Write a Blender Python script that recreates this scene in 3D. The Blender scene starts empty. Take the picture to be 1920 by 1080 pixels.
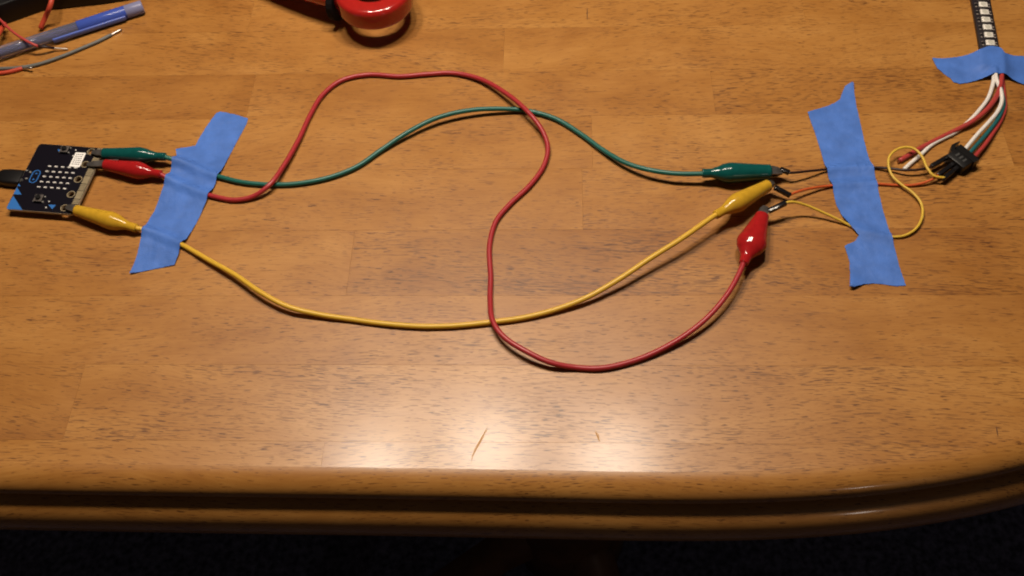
import bpy, bmesh, math, random
from mathutils import Vector, Matrix, noise
from mathutils.geometry import delaunay_2d_cdt

# ------------------------------------------------------------------ camera
scene = bpy.context.scene
FPX, PITCH, ROLL, DIST = 1880.0, math.radians(56.17), -0.0702, 0.557
fw = Vector((0, math.cos(PITCH), -math.sin(PITCH)))
rt0 = Vector((1, 0, 0)); up0 = rt0.cross(fw)
rt = rt0 * math.cos(ROLL) + up0 * math.sin(ROLL)
up = -rt0 * math.sin(ROLL) + up0 * math.cos(ROLL)
CAM = -fw * DIST
cam_data = bpy.data.cameras.new('camera')
cam_data.sensor_width = 36; cam_data.lens = 36 * FPX / 1920
cam_data.clip_start = 0.02; cam_data.clip_end = 50
cam = bpy.data.objects.new('camera', cam_data); scene.collection.objects.link(cam)
m = Matrix((rt, up, -fw)).transposed().to_4x4(); m.translation = CAM
cam.matrix_world = m
scene.camera = cam

# ------------------------------------------------------------------ world, lamps, exposure
world = bpy.data.worlds.new('World'); scene.world = world; world.use_nodes = True
world.node_tree.nodes['Background'].inputs[0].default_value = (1.0, 0.80, 0.62, 1)
world.node_tree.nodes['Background'].inputs[1].default_value = 0.018
def bulb(x, y, z, power, radius=0.045, col=(1.0, 0.86, 0.70)):
    d = bpy.data.lights.new('room_bulb', 'POINT'); d.energy = power
    d.shadow_soft_size = radius; d.color = col
    o = bpy.data.objects.new('room_bulb', d); o.location = (x, y, z); scene.collection.objects.link(o)
# three bulbs of one ceiling fitting above the far side of the table
bulb(-0.20, 0.250, 0.80, 12.8)
bulb(-0.05, 0.268, 0.80, 12.8)
bulb(0.12, 0.235, 0.80, 12.8)
# a lamp low across the room, in front and to the right
bulb(0.95, -2.20, 0.70, 3.5, 0.06, (1.0, 0.88, 0.78))
vs = scene.view_settings
vs.view_transform = 'Standard'; vs.look = 'None'; vs.exposure = 0.0; vs.gamma = 1.0
scene.render.engine = 'CYCLES'
scene.cycles.use_denoising = True
scene.cycles.max_bounces = 8
scene.cycles.filter_width = 2.0

# ------------------------------------------------------------------ helpers
COL = scene.collection
def table_point(px, py, z=0.0):
    """point at height z above the table top, seen at this place of the 1920 x 1080 photograph"""
    d = rt * ((px - 960) / FPX) - up * ((py - 540) / FPX) + fw
    return CAM + d * ((z - CAM.z) / d.z)
G = table_point
GA = -0.08277                                    # direction of the wood grain
gx = Vector((math.cos(GA), math.sin(GA), 0)); gy = Vector((-math.sin(GA), math.cos(GA), 0))
def W(a, b, z=0.0): return gx * a + gy * b + Vector((0, 0, z))

def mat(name, color, rough=0.5, metal=0.0, spec=0.5, var=0.0, vscale=300, bump=0.0, bscale=800, coat=0.0, trans=0.0, ior=1.45, alpha=1.0, sss=0.0):
    m = bpy.data.materials.new(name); m.use_nodes = True
    nt = m.node_tree; b = nt.nodes['Principled BSDF']
    b.inputs['Base Color'].default_value = (*color, 1)
    b.inputs['Roughness'].default_value = rough; b.inputs['Metallic'].default_value = metal
    b.inputs['Specular IOR Level'].default_value = spec; b.inputs['IOR'].default_value = ior
    b.inputs['Coat Weight'].default_value = coat; b.inputs['Transmission Weight'].default_value = trans
    b.inputs['Alpha'].default_value = alpha
    if sss:
        b.inputs['Subsurface Weight'].default_value = sss
        b.inputs['Subsurface Radius'].default_value = (0.002, 0.002, 0.002)
    geo = nt.nodes.new('ShaderNodeNewGeometry')
    if var:
        n = nt.nodes.new('ShaderNodeTexNoise'); n.inputs['Scale'].default_value = vscale; n.inputs['Detail'].default_value = 3
        nt.links.new(geo.outputs['Position'], n.inputs['Vector'])
        r = nt.nodes.new('ShaderNodeValToRGB')
        r.color_ramp.elements[0].position = 0.3; r.color_ramp.elements[1].position = 0.7
        r.color_ramp.elements[0].color = (*[c * (1 - var) for c in color], 1)
        r.color_ramp.elements[1].color = (*[min(1, c * (1 + var)) for c in color], 1)
        nt.links.new(n.outputs['Fac'], r.inputs[0]); nt.links.new(r.outputs[0], b.inputs['Base Color'])
    if bump:
        n = nt.nodes.new('ShaderNodeTexNoise'); n.inputs['Scale'].default_value = bscale; n.inputs['Detail'].default_value = 4
        nt.links.new(geo.outputs['Position'], n.inputs['Vector'])
        bp = nt.nodes.new('ShaderNodeBump'); bp.inputs['Strength'].default_value = bump; bp.inputs['Distance'].default_value = 0.0004
        nt.links.new(n.outputs['Fac'], bp.inputs['Height']); nt.links.new(bp.outputs[0], b.inputs['Normal'])
    return m

def obj(name, verts, faces, material, parent=None, smooth=False, origin=None):
    """one mesh object; verts in world coordinates, stored relative to the parent (or origin)"""
    o0 = Vector(parent['o0']) if parent is not None else (Vector(origin) if origin is not None else Vector((0, 0, 0)))
    me = bpy.data.meshes.new(name)
    me.from_pydata([tuple(Vector(v) - o0) for v in verts], [], faces)
    bm = bmesh.new(); bm.from_mesh(me); bmesh.ops.recalc_face_normals(bm, faces=bm.faces); bm.to_mesh(me); bm.free()
    if smooth: me.polygons.foreach_set('use_smooth', [True] * len(me.polygons))
    me.materials.append(material)
    o = bpy.data.objects.new(name, me); COL.objects.link(o)
    o['o0'] = tuple(o0)
    if parent is not None: o.parent = parent
    else: o.location = o0
    return o
def thing(name, loc, label, cat, group=None):
    o = bpy.data.objects.new(name, None); COL.objects.link(o); o.location = loc
    o.empty_display_size = 0.01
    o['o0'] = tuple(loc); o['label'] = label; o['category'] = cat
    if group: o['group'] = group
    return o
def tag(o, label, cat, group=None):
    o['label'] = label; o['category'] = cat
    if group: o['group'] = group
    return o
def bevel(o, w, seg=2, ang=40):
    md = o.modifiers.new('bevel', 'BEVEL'); md.width = w; md.segments = seg; md.limit_method = 'ANGLE'; md.angle_limit = math.radians(ang)
    o.data.polygons.foreach_set('use_smooth', [True] * len(o.data.polygons))
    return o

def spline(pts, step=0.0015):
    """Catmull-Rom through the points (centripetal-ish), evenly sampled"""
    P = [Vector(p) for p in pts]
    if len(P) == 2:
        n = max(2, int((P[1] - P[0]).length / step)); return [P[0].lerp(P[1], i / n) for i in range(n + 1)]
    P = [P[0] * 2 - P[1]] + P + [P[-1] * 2 - P[-2]]
    out = []
    for i in range(1, len(P) - 2):
        p0, p1, p2, p3 = P[i - 1:i + 3]
        t01 = max((p1 - p0).length, 1e-6) ** 0.5; t12 = max((p2 - p1).length, 1e-6) ** 0.5; t23 = max((p3 - p2).length, 1e-6) ** 0.5
        m1 = (p2 - p1) + t12 * ((p1 - p0) / t01 - (p2 - p0) / (t01 + t12))
        m2 = (p2 - p1) + t12 * ((p3 - p2) / t23 - (p3 - p1) / (t12 + t23))
        n = max(2, int((p2 - p1).length / step))
        for k in range(n):
            t = k / n; a = 2 * t**3 - 3 * t**2 + 1; b = t**3 - 2 * t**2 + t; c = -2 * t**3 + 3 * t**2; d = t**3 - t**2
            out.append(p1 * a + m1 * b + p2 * c + m2 * d)
    out.append(P[-2].copy())
    return out
def sweep(path, radii, sides=12, flat=1.0, upv=Vector((0, 0, 1)), cap=True):
    """verts, faces of a tube round the path; radii one number, or one per point, or (side, height) pairs"""
    V, F = [], []
    n = len(path)
    for i, p in enumerate(path):
        t = (path[min(i + 1, n - 1)] - path[max(i - 1, 0)]).normalized()
        s = t.cross(upv)
        s = s.normalized() if s.length > 1e-4 else Vector((1, 0, 0))
        w = s.cross(t).normalized()
        r = radii[i] if isinstance(radii, (list, tuple)) else radii
        ra, rb = r if isinstance(r, (list, tuple)) else (r, r * flat)
        for k in range(sides):
            a = 2 * math.pi * k / sides
            V.append(p + s * (ra * math.cos(a)) + w * (rb * math.sin(a)))
    for i in range(n - 1):
        for k in range(sides):
            k2 = (k + 1) % sides
            F.append((i * sides + k, i * sides + k2, (i + 1) * sides + k2, (i + 1) * sides + k))
    if cap:
        F.append(tuple(range(sides))); F.append(tuple((n - 1) * sides + k for k in range(sides)))
    return V, F
def poly_area(p): return sum(p[i][0] * p[i - 1][1] - p[i - 1][0] * p[i][1] for i in range(len(p))) / 2
def inside(pt, poly):
    x, y = pt; r = False; j = len(poly) - 1
    for i in range(len(poly)):
        xi, yi = poly[i][0], poly[i][1]; xj, yj = poly[j][0], poly[j][1]
        if (yi > y) != (yj > y) and x < (xj - xi) * (y - yi) / (yj - yi) + xi: r = not r
        j = i
    return r
def fill(outline, holes=(), extra=()):
    """2-D triangulation inside an outline with holes: verts2d, triangles"""
    pts, edges = [], []
    for loop in [outline] + list(holes):
        b = len(pts); n = len(loop)
        pts += [Vector((p[0], p[1])) for p in loop]
        edges += [(b + i, b + (i + 1) % n) for i in range(n)]
    pts += [Vector((p[0], p[1])) for p in extra]
    v, e, f, *_ = delaunay_2d_cdt(pts, edges, [], 1, 1e-7)
    F = []
    for t in f:
        c = sum((Vector(v[i]) for i in t), Vector((0, 0))) / len(t)
        if any(inside(c, h) for h in holes) or not inside(c, outline): continue
        F.append(tuple(t))
    return [Vector(q) for q in v], F
def plate(outline, z0, z1, holes=(), extra=(), zf=None):
    """solid between z0 and z1 (or over a height function zf) with the given plan outline"""
    v, F = fill(outline, holes, extra); n = len(v)
    h = [zf(p) if zf else 0 for p in v]
    V = [Vector((p.x, p.y, z1 + a)) for p, a in zip(v, h)] + [Vector((p.x, p.y, z0 + a)) for p, a in zip(v, h)]
    faces = list(F) + [tuple(i + n for i in reversed(t)) for t in F]
    cnt = {}
    for t in F:
        for i in range(len(t)):
            a, b = t[i], t[(i + 1) % len(t)]; cnt.setdefault((min(a, b), max(a, b)), []).append((a, b))
    for k, l in cnt.items():
        if len(l) == 1: a, b = l[0]; faces.append((b, a, a + n, b + n))
    return V, faces
def prism(pts, z0, z1):
    n = len(pts); V = [Vector((p[0], p[1], z1)) for p in pts] + [Vector((p[0], p[1], z0)) for p in pts]
    F = [tuple(range(n)), tuple(range(2 * n - 1, n - 1, -1))] + [(i, (i + 1) % n, n + (i + 1) % n, n + i) for i in range(n)]
    return V, F
def box(c, ax, ay, az, lx, ly, lz):
    """box centred at c with half-lengths along three unit axes"""
    V = [c + ax * (lx * i) + ay * (ly * j) + az * (lz * k) for i in (-1, 1) for j in (-1, 1) for k in (-1, 1)]
    F = [(0, 1, 3, 2), (4, 6, 7, 5), (0, 4, 5, 1), (2, 3, 7, 6), (0, 2, 6, 4), (1, 5, 7, 3)]
    return V, F
def join(*parts):
    V, F = [], []
    for v, f in parts:
        b = len(V); V += list(v); F += [tuple(i + b for i in t) for t in f]
    return V, F
Z = Vector((0, 0, 1))
def circle(c, r, n=20, ry=None, ang=0):
    ry = ry or r
    return [(c[0] + r * math.cos(a) * math.cos(ang) - ry * math.sin(a) * math.sin(ang), c[1] + r * math.cos(a) * math.sin(ang) + ry * math.sin(a) * math.cos(ang)) for a in [2 * math.pi * k / n for k in range(n)]]

# ------------------------------------------------------------------ wood
def wood(name, per_piece=True):
    m = bpy.data.materials.new(name); m.use_nodes = True
    nt = m.node_tree; N = nt.nodes; L = nt.links; b = N['Principled BSDF']
    def nd(t, **kw):
        n = N.new(t)
        for k, v in kw.items(): setattr(n, k, v)
        return n
    def mathn(op, a, bb=None, clamp=False):
        n = nd('ShaderNodeMath', operation=op); n.use_clamp = clamp
        for i, s in enumerate((a, bb)):
            if s is None: continue
            if hasattr(s, 'links'): L.new(s, n.inputs[i])
            else: n.inputs[i].default_value = s
        return n.outputs[0]
    geo = nd('ShaderNodeNewGeometry'); oi = nd('ShaderNodeObjectInfo')
    rot = nd('ShaderNodeVectorRotate', rotation_type='Z_AXIS'); rot.inputs['Angle'].default_value = -GA
    L.new(geo.outputs['Position'], rot.inputs['Vector'])
    if per_piece:
        at = nd('ShaderNodeAttribute', attribute_type='OBJECT', attribute_name='tint')
        slant = nd('ShaderNodeAttribute', attribute_type='OBJECT', attribute_name='slant')
        dens = nd('ShaderNodeAttribute', attribute_type='OBJECT', attribute_name='pores')
        r2 = nd('ShaderNodeVectorRotate', rotation_type='Z_AXIS'); L.new(rot.outputs[0], r2.inputs['Vector']); L.new(slant.outputs['Fac'], r2.inputs['Angle'])
        off = nd('ShaderNodeVectorMath', operation='SCALE'); off.inputs[0].default_value = (3.1, 1.7, 0.9); L.new(oi.outputs['Random'], off.inputs['Scale'])
        add = nd('ShaderNodeVectorMath', operation='ADD'); L.new(r2.outputs[0], add.inputs[0]); L.new(off.outputs[0], add.inputs[1])
        co = add.outputs[0]; tint = at.outputs['Fac']; pores_d = dens.outputs['Fac']
    else:
        co = rot.outputs[0]; tint = None; pores_d = None
    # slow warp so that the fibres wander
    wn = nd('ShaderNodeTexNoise'); wn.inputs['Scale'].default_value = 9; wn.inputs['Detail'].default_value = 1; L.new(co, wn.inputs['Vector'])
    ws = nd('ShaderNodeVectorMath', operation='SCALE'); ws.inputs['Scale'].default_value = 0.03; L.new(wn.outputs['Color'], ws.inputs[0])
    wa = nd('ShaderNodeVectorMath', operation='ADD'); L.new(co, wa.inputs[0]); L.new(ws.outputs[0], wa.inputs[1])
    wb0 = nd('ShaderNodeVectorMath', operation='SCALE'); wb0.inputs['Scale'].default_value = 0.012; L.new(wn.outputs['Color'], wb0.inputs[0])
    wb = nd('ShaderNodeVectorMath', operation='ADD'); L.new(co, wb.inputs[0]); L.new(wb0.outputs[0], wb.inputs[1])
    def noise_at(sx, sy, detail=2, rough=0.5, src=None):
        mp = nd('ShaderNodeMapping'); mp.inputs['Scale'].default_value = (sx, sy, sy * 0.6); L.new(src or wa.outputs[0], mp.inputs['Vector'])
        n = nd('ShaderNodeTexNoise'); n.inputs['Scale'].default_value = 1; n.inputs['Detail'].default_value = detail; n.inputs['Roughness'].default_value = rough
        L.new(mp.outputs[0], n.inputs['Vector']); return n.outputs['Fac']
    fig = noise_at(9, 34, 3, 0.55)
    fib = noise_at(60, 900, 3, 0.65)
    blot = noise_at(40, 90, 3, 0.6); quilt = noise_at(38, 16, 2, 0.5)
    ramp = nd('ShaderNodeValToRGB'); e = ramp.color_ramp.elements
    e[0].position = 0.25; e[0].color = (0.250, 0.094, 0.0160, 1)
    e[1].position = 0.75; e[1].color = (0.435, 0.206, 0.0500, 1)
    mid = e.new(0.5); mid.color = (0.345, 0.147, 0.0300, 1)
    s = mathn('ADD', mathn('MULTIPLY', fig, 0.40), mathn('ADD', mathn('MULTIPLY', fib, 0.28), mathn('ADD', mathn('MULTIPLY', blot, 0.16), mathn('MULTIPLY', quilt, 0.16))))
    s = mathn('ADD', mathn('MULTIPLY', mathn('SUBTRACT', s, 0.5), 1.45), 0.5)
    if tint is not None: s = mathn('ADD', s, mathn('MULTIPLY', tint, 1.7))
    L.new(s, ramp.inputs[0])
    # pores: short dark dashes, gathered in patches
    pr = noise_at(165, 2300, 1, 0.4, wb.outputs[0])
    patch = noise_at(14, 40, 2, 0.5)
    thr = mathn('SUBTRACT', 0.748, mathn('MULTIPLY', patch, 0.24))
    if pores_d is None: thr = mathn('ADD', thr, 0.03)
    if pores_d is not None: thr = mathn('SUBTRACT', thr, pores_d)
    pm = mathn('MULTIPLY', mathn('SUBTRACT', pr, thr), 24.0, True)
    pr2 = noise_at(60, 1500, 1, 0.4, wb.outputs[0])
    pm2 = mathn('MULTIPLY', mathn('SUBTRACT', pr2, mathn('ADD', thr, 0.040)), 13.0, True)
    pore = mathn('MAXIMUM', pm, mathn('MULTIPLY', pm2, 0.8))
    mix = nd('ShaderNodeMix', data_type='RGBA', blend_type='MULTIPLY'); L.new(mathn('MULTIPLY', pore, 0.85), mix.inputs[0])
    L.new(ramp.outputs[0], mix.inputs[6]); mix.inputs[7].default_value = (0.22, 0.14, 0.12, 1)
    L.new(mix.outputs[2], b.inputs['Base Color'])
    smear = noise_at(25, 30, 3, 0.6, co)
    rg = mathn('ADD', mathn('MULTIPLY', smear, 0.16), 0.33)
    L.new(mathn('ADD', rg, mathn('MULTIPLY', pore, 0.04)), b.inputs['Roughness'])
    b.inputs['Specular IOR Level'].default_value = 0.42
    b.inputs['Coat Weight'].default_value = 0.22 if per_piece else 0.5; b.inputs['Coat Roughness'].default_value = 0.19 if per_piece else 0.11
    h = mathn('ADD', mathn('MULTIPLY', fib, 0.3), mathn('SUBTRACT', mathn('MULTIPLY', smear, 0.5), mathn('MULTIPLY', pore, 0.35)))
    bp = nd('ShaderNodeBump'); bp.inputs['Strength'].default_value = 0.22; bp.inputs['Distance'].default_value = 0.0002
    L.new(h, bp.inputs['Height']); L.new(bp.outputs[0], b.inputs['Normal'])
    return m
M_STAVE = wood('varnished_wood'); M_EDGE = wood('varnished_wood_edge', False)

# ------------------------------------------------------------------ table
random.seed(4)
TABLE = thing('table', (0, 0, -0.74), 'varnished honey brown wooden table with rounded corner and double moulded edge', 'table')
# the line where the flat top ends and the moulding rolls over, read along the front edge
front_px = [(-1900, 841), (-1400, 846), (-900, 852), (-520, 858), (-260, 863), (0, 868), (350, 873), (700, 877), (960, 881), (1200, 885), (1350, 885), (1480, 881), (1600, 873), (1720, 859), (1830, 840), (1920, 819), (1990, 797)]
FR = [G(*p) for p in front_px]
FR = [Vector((v.x, v.y, 0)) for v in spline(FR, 0.012)]
# the corner goes on round to the end of the table, out of the picture
tan = (FR[-1] - FR[-3]).normalized(); ang = math.atan2(tan.y, tan.x); p = FR[-1].copy()
R_END = 0.16
while ang < math.pi / 2 + GA:
    ang += 0.012 / R_END; p = p + Vector((math.cos(ang), math.sin(ang), 0)) * 0.012; FR.append(p.copy())
    if R_END > 0.11: R_END -= 0.001
end_dir = Vector((math.cos(ang), math.sin(ang), 0))
for k in range(1, 36): FR.append(p + end_dir * 0.02 * k)
TOPLINE = FR                                            # front and right side of the flat top
back = TOPLINE[-1]; left = TOPLINE[0]
outline = [(v.x, v.y) for v in TOPLINE] + [((back - gx * 1.15).x, (back - gx * 1.15).y), ((left - gx * 0.02).x, (left - gx * 0.02).y + 0.3)]
def clip(poly, n, d):                                   # keep the side n . p <= d
    out = []
    for i in range(len(poly)):
        a, b = poly[i - 1], poly[i]; da = a[0] * n[0] + a[1] * n[1] - d; db = b[0] * n[0] + b[1] * n[1] - d
        if (da <= 0) != (db <= 0): t = da / (da - db); out.append((a[0] + (b[0] - a[0]) * t, a[1] + (b[1] - a[1]) * t))
        if db <= 0: out.append(b)
    return out
seams = [-0.190, -0.138, -0.0935, -0.049, -0.005, 0.0405, 0.0865, 0.1295, 0.169, 0.210, 0.254, 0.298, 0.342, 0.386, 0.430, 0.474, 0.518, 0.562, 0.606, 0.65]
joints = [[-0.5, -0.30, 0.32], [-0.5, -0.093, 0.27], [-0.55, -0.229, 0.40], [-0.42, 0.33], [-0.46, -0.0925, 0.36], [-0.34, 0.040, 0.38],
          [-0.40, 0.0465, 0.2945], [-0.50, -0.1725, 0.1235, 0.40], [-0.33, -0.01, 0.36], [-0.45, -0.1855, 0.19], [-0.3, 0.09], [-0.41, -0.05, 0.3], [-0.2, 0.15], [-0.33, 0.02], [-0.42, 0.2], [-0.1, 0.26], [-0.3, 0.1], [-0.2, 0.3], [-0.4, 0.05]]
tints = {(7, 1): -0.085, (7, 0): -0.06, (2, 0): -0.03, (2, 1): -0.045, (2, 2): 0.02, (4, 2): -0.06, (4, 1): 0.0, (7, 2): -0.02, (7, 3): -0.03, (6, 2): 0.05, (6, 1): 0.0, (6, 3): -0.06, (5, 2): 0.01, (5, 1): 0.0, (1, 2): 0.01, (1, 1): 0.04, (8, 2): 0.02, (8, 1): 0.0, (3, 1): 0.0, (3, 2): 0.02, (9, 2): 0.02, (9, 1): -0.02}
poress = {(2, 3): 0.03, (2, 2): 0.012, (4, 2): 0.012, (4, 3): 0.02, (7, 3): 0.03, (5, 2): 0.012, (2, 0): -0.05, (7, 1): -0.03, (8, 2): -0.02, (3, 1): -0.015, (1, 2): 0.015}
GAP = 0.00002
for r in range(len(seams) - 1):
    row = clip(clip(outline, (gy.x, gy.y), seams[r + 1] - GAP), (-gy.x, -gy.y), -seams[r] - GAP)
    xs = [-0.9] + joints[r] + [0.9]
    for j in range(len(xs) - 1):
        pc = clip(clip(row, (gx.x, gx.y), xs[j + 1] - GAP), (-gx.x, -gx.y), -xs[j] - GAP)
        q = []
        for a in pc:
            if not q or (a[0] - q[-1][0])**2 + (a[1] - q[-1][1])**2 > 1e-8: q.append(a)
        if len(q) < 3 or abs(poly_area(q)) < 1e-5: continue
        dz = random.uniform(-0.00003, 0.00003)
        o = obj('stave', *prism(q, -0.028, dz), M_STAVE, TABLE)
        bevel(o, 0.00004, 1); o.data.polygons.foreach_set('use_smooth', [False] * len(o.data.polygons))
        o['tint'] = tints.get((r, j), random.uniform(-0.03, 0.03)); o['slant'] = random.uniform(-0.07, 0.07)
        o['pores'] = poress.get((r, j), random.uniform(-0.03, 0.01))
# moulding: rounded roll, groove, lower bead
prof = [(0.00003, 0.0)]
for k in range(1, 15):
    a = k / 14 * math.radians(88); prof.append((0.0126 * math.sin(a), -0.0098 * (1 - math.cos(a))))
prof += [(0.0119, -0.0108), (0.0108, -0.0118), (0.0102, -0.0130), (0.0106, -0.0141), (0.0122, -0.0146)]
for k in range(0, 17):
    a = math.radians(61 - k * 111 / 16); prof.append((0.0048 + 0.0180 * math.cos(a), -0.0308 + 0.0180 * math.sin(a)))
prof += [(0.004, -0.0460), (-0.004, -0.0460), (-0.004, -0.0285), (0.00003, -0.0285)]
V, F = [], []; n = len(prof)
for i, p in enumerate(TOPLINE):
    t = (TOPLINE[min(i + 1, len(TOPLINE) - 1)] - TOPLINE[max(i - 1, 0)]).normalized(); out = Vector((t.y, -t.x, 0))
    V += [p + out * a + Z * b for a, b in prof]
for i in range(len(TOPLINE) - 1):
    for k in range(n): F.append((i * n + k, i * n + (k + 1) % n, (i + 1) * n + (k + 1) % n, (i + 1) * n + k))
F += [tuple(range(n)), tuple((len(TOPLINE) - 1) * n + k for k in range(n))]
md = obj('edge_moulding', V, F, M_EDGE, TABLE, smooth=True).modifiers.new('edge_split', 'EDGE_SPLIT'); md.split_angle = math.radians(50)
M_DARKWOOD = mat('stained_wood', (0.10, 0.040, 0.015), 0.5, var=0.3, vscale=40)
# apron and pedestal under the top
ap = []
for s in (0.10, 0.125):
    ap.append([p - Vector(((TOPLINE[min(i + 1, len(TOPLINE) - 1)] - TOPLINE[max(i - 1, 0)]).normalized().y, -(TOPLINE[min(i + 1, len(TOPLINE) - 1)] - TOPLINE[max(i - 1, 0)]).normalized().x, 0)) * s for i, p in enumerate(TOPLINE)])
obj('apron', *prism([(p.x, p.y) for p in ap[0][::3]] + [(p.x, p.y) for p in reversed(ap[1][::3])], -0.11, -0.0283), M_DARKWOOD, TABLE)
pc = G(1090, 1060, -0.42) + Vector((0, 0.10, 0))
def turned(c, prof, sides=20):
    return sweep([Vector((c.x, c.y, z)) for z, r in prof], [r for z, r in prof], sides, upv=Vector((0, 1, 0)))
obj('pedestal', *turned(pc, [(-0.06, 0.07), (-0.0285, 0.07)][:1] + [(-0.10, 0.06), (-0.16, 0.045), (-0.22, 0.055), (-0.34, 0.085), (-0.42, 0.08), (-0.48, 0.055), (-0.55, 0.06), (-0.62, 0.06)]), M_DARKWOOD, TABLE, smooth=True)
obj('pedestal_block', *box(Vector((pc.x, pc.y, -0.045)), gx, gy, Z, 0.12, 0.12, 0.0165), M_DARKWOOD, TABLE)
for a in (20, 110, 200, 290):
    d = Vector((math.cos(math.radians(a)), math.sin(math.radians(a)), 0)); b0 = Vector((pc.x, pc.y, 0))
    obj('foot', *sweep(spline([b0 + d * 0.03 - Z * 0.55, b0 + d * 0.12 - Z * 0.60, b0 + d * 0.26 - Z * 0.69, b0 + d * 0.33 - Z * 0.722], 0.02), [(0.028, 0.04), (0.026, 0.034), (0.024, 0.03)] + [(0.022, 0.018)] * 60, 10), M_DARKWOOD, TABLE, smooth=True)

# ------------------------------------------------------------------ floor
M_CARPET = mat('carpet', (0.095, 0.095, 0.16), 0.95, spec=0.1, var=0.65, vscale=130, bump=1.0, bscale=300)
fl = obj('floor', *box(Vector((0, 0.2, -0.75)), Vector((1, 0, 0)), Vector((0, 1, 0)), Z, 2.5, 2.5, 0.01), M_CARPET)
fl['kind'] = 'structure'

# ------------------------------------------------------------------ scratches in the varnish
M_SCR = mat('bare_scratch', (0.50, 0.27, 0.10), 0.7); M_NICK = mat('dark_nick', (0.07, 0.025, 0.01), 0.7)
def scratch(pts, w, m_):
    P = spline([G(*p) for p in pts], 0.002); V, F = [], []
    for i, q in enumerate(P):
        t = (P[min(i + 1, len(P) - 1)] - P[max(i - 1, 0)]).normalized(); s = Vector((t.y, -t.x, 0)) * (w / 2 * max(0.15, math.sin(math.pi * (i + 0.3) / (len(P) - 0.4))))
        V += [q + s + Z * 0.00006, q - s + Z * 0.00006]
    obj('scratch', V, [(2 * i, 2 * i + 1, 2 * i + 3, 2 * i + 2) for i in range(len(P) - 1)], m_, TABLE)
scratch([(914, 802), (900, 828), (888, 850), (884, 864)], 0.0011, M_SCR)
scratch([(1116, 808), (1121, 818), (1124, 828)], 0.0011, M_SCR)
scratch([(1101, 14), (1101, 38)], 0.0006, M_NICK)
scratch([(1868, 800), (1871, 818)], 0.0006, M_NICK)

# ------------------------------------------------------------------ materials of the things
M_RWIRE = mat('red_vinyl_wire', (0.34, 0.022, 0.028), 0.36, bump=0.05, bscale=400)
M_GWIRE = mat('green_vinyl_wire', (0.010, 0.105, 0.085), 0.36, bump=0.05, bscale=400)
M_YWIRE = mat('yellow_vinyl_wire', (0.62, 0.37, 0.035), 0.38, bump=0.05, bscale=400)
M_RBOOT = mat('red_vinyl_boot', (0.32, 0.011, 0.012), 0.13, var=0.1, bump=0.08, bscale=250)
M_GBOOT = mat('green_vinyl_boot', (0.004, 0.066, 0.062), 0.15, var=0.1, bump=0.08, bscale=250)
M_YBOOT = mat('yellow_vinyl_boot', (0.50, 0.285, 0.022), 0.15, var=0.08, bump=0.08, bscale=250)
M_STEEL = mat('dull_steel', (0.22, 0.20, 0.19), 0.38, metal=0.9, var=0.2)
M_TIN = mat('tinned_copper', (0.60, 0.57, 0.53), 0.42, metal=1.0)
M_BLACK = mat('black_plastic', (0.005, 0.0045, 0.005), 0.38, bump=0.05)
M_SLEEVE = mat('glossy_black_sleeve', (0.008, 0.007, 0.008), 0.18)
M_TAPE = mat('blue_painters_tape', (0.060, 0.155, 0.50), 0.58, spec=0.35, var=0.14, vscale=90, bump=0.5, bscale=1100)
WR = 0.00150                                            # radius of the lead wire
DRAPE = []                                              # points (x, y, top z) that tapes lie over

def wire(name, pts, r, material, parent, sides=12, drape=True, cap=True):
    path = spline([G(x, y, z) for x, y, z in pts])
    o = obj(name, *sweep(path, r, sides, cap=cap), material, parent, smooth=True)
    if drape: DRAPE.extend((p.x, p.y, p.z + r) for p in path)
    return o

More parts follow.
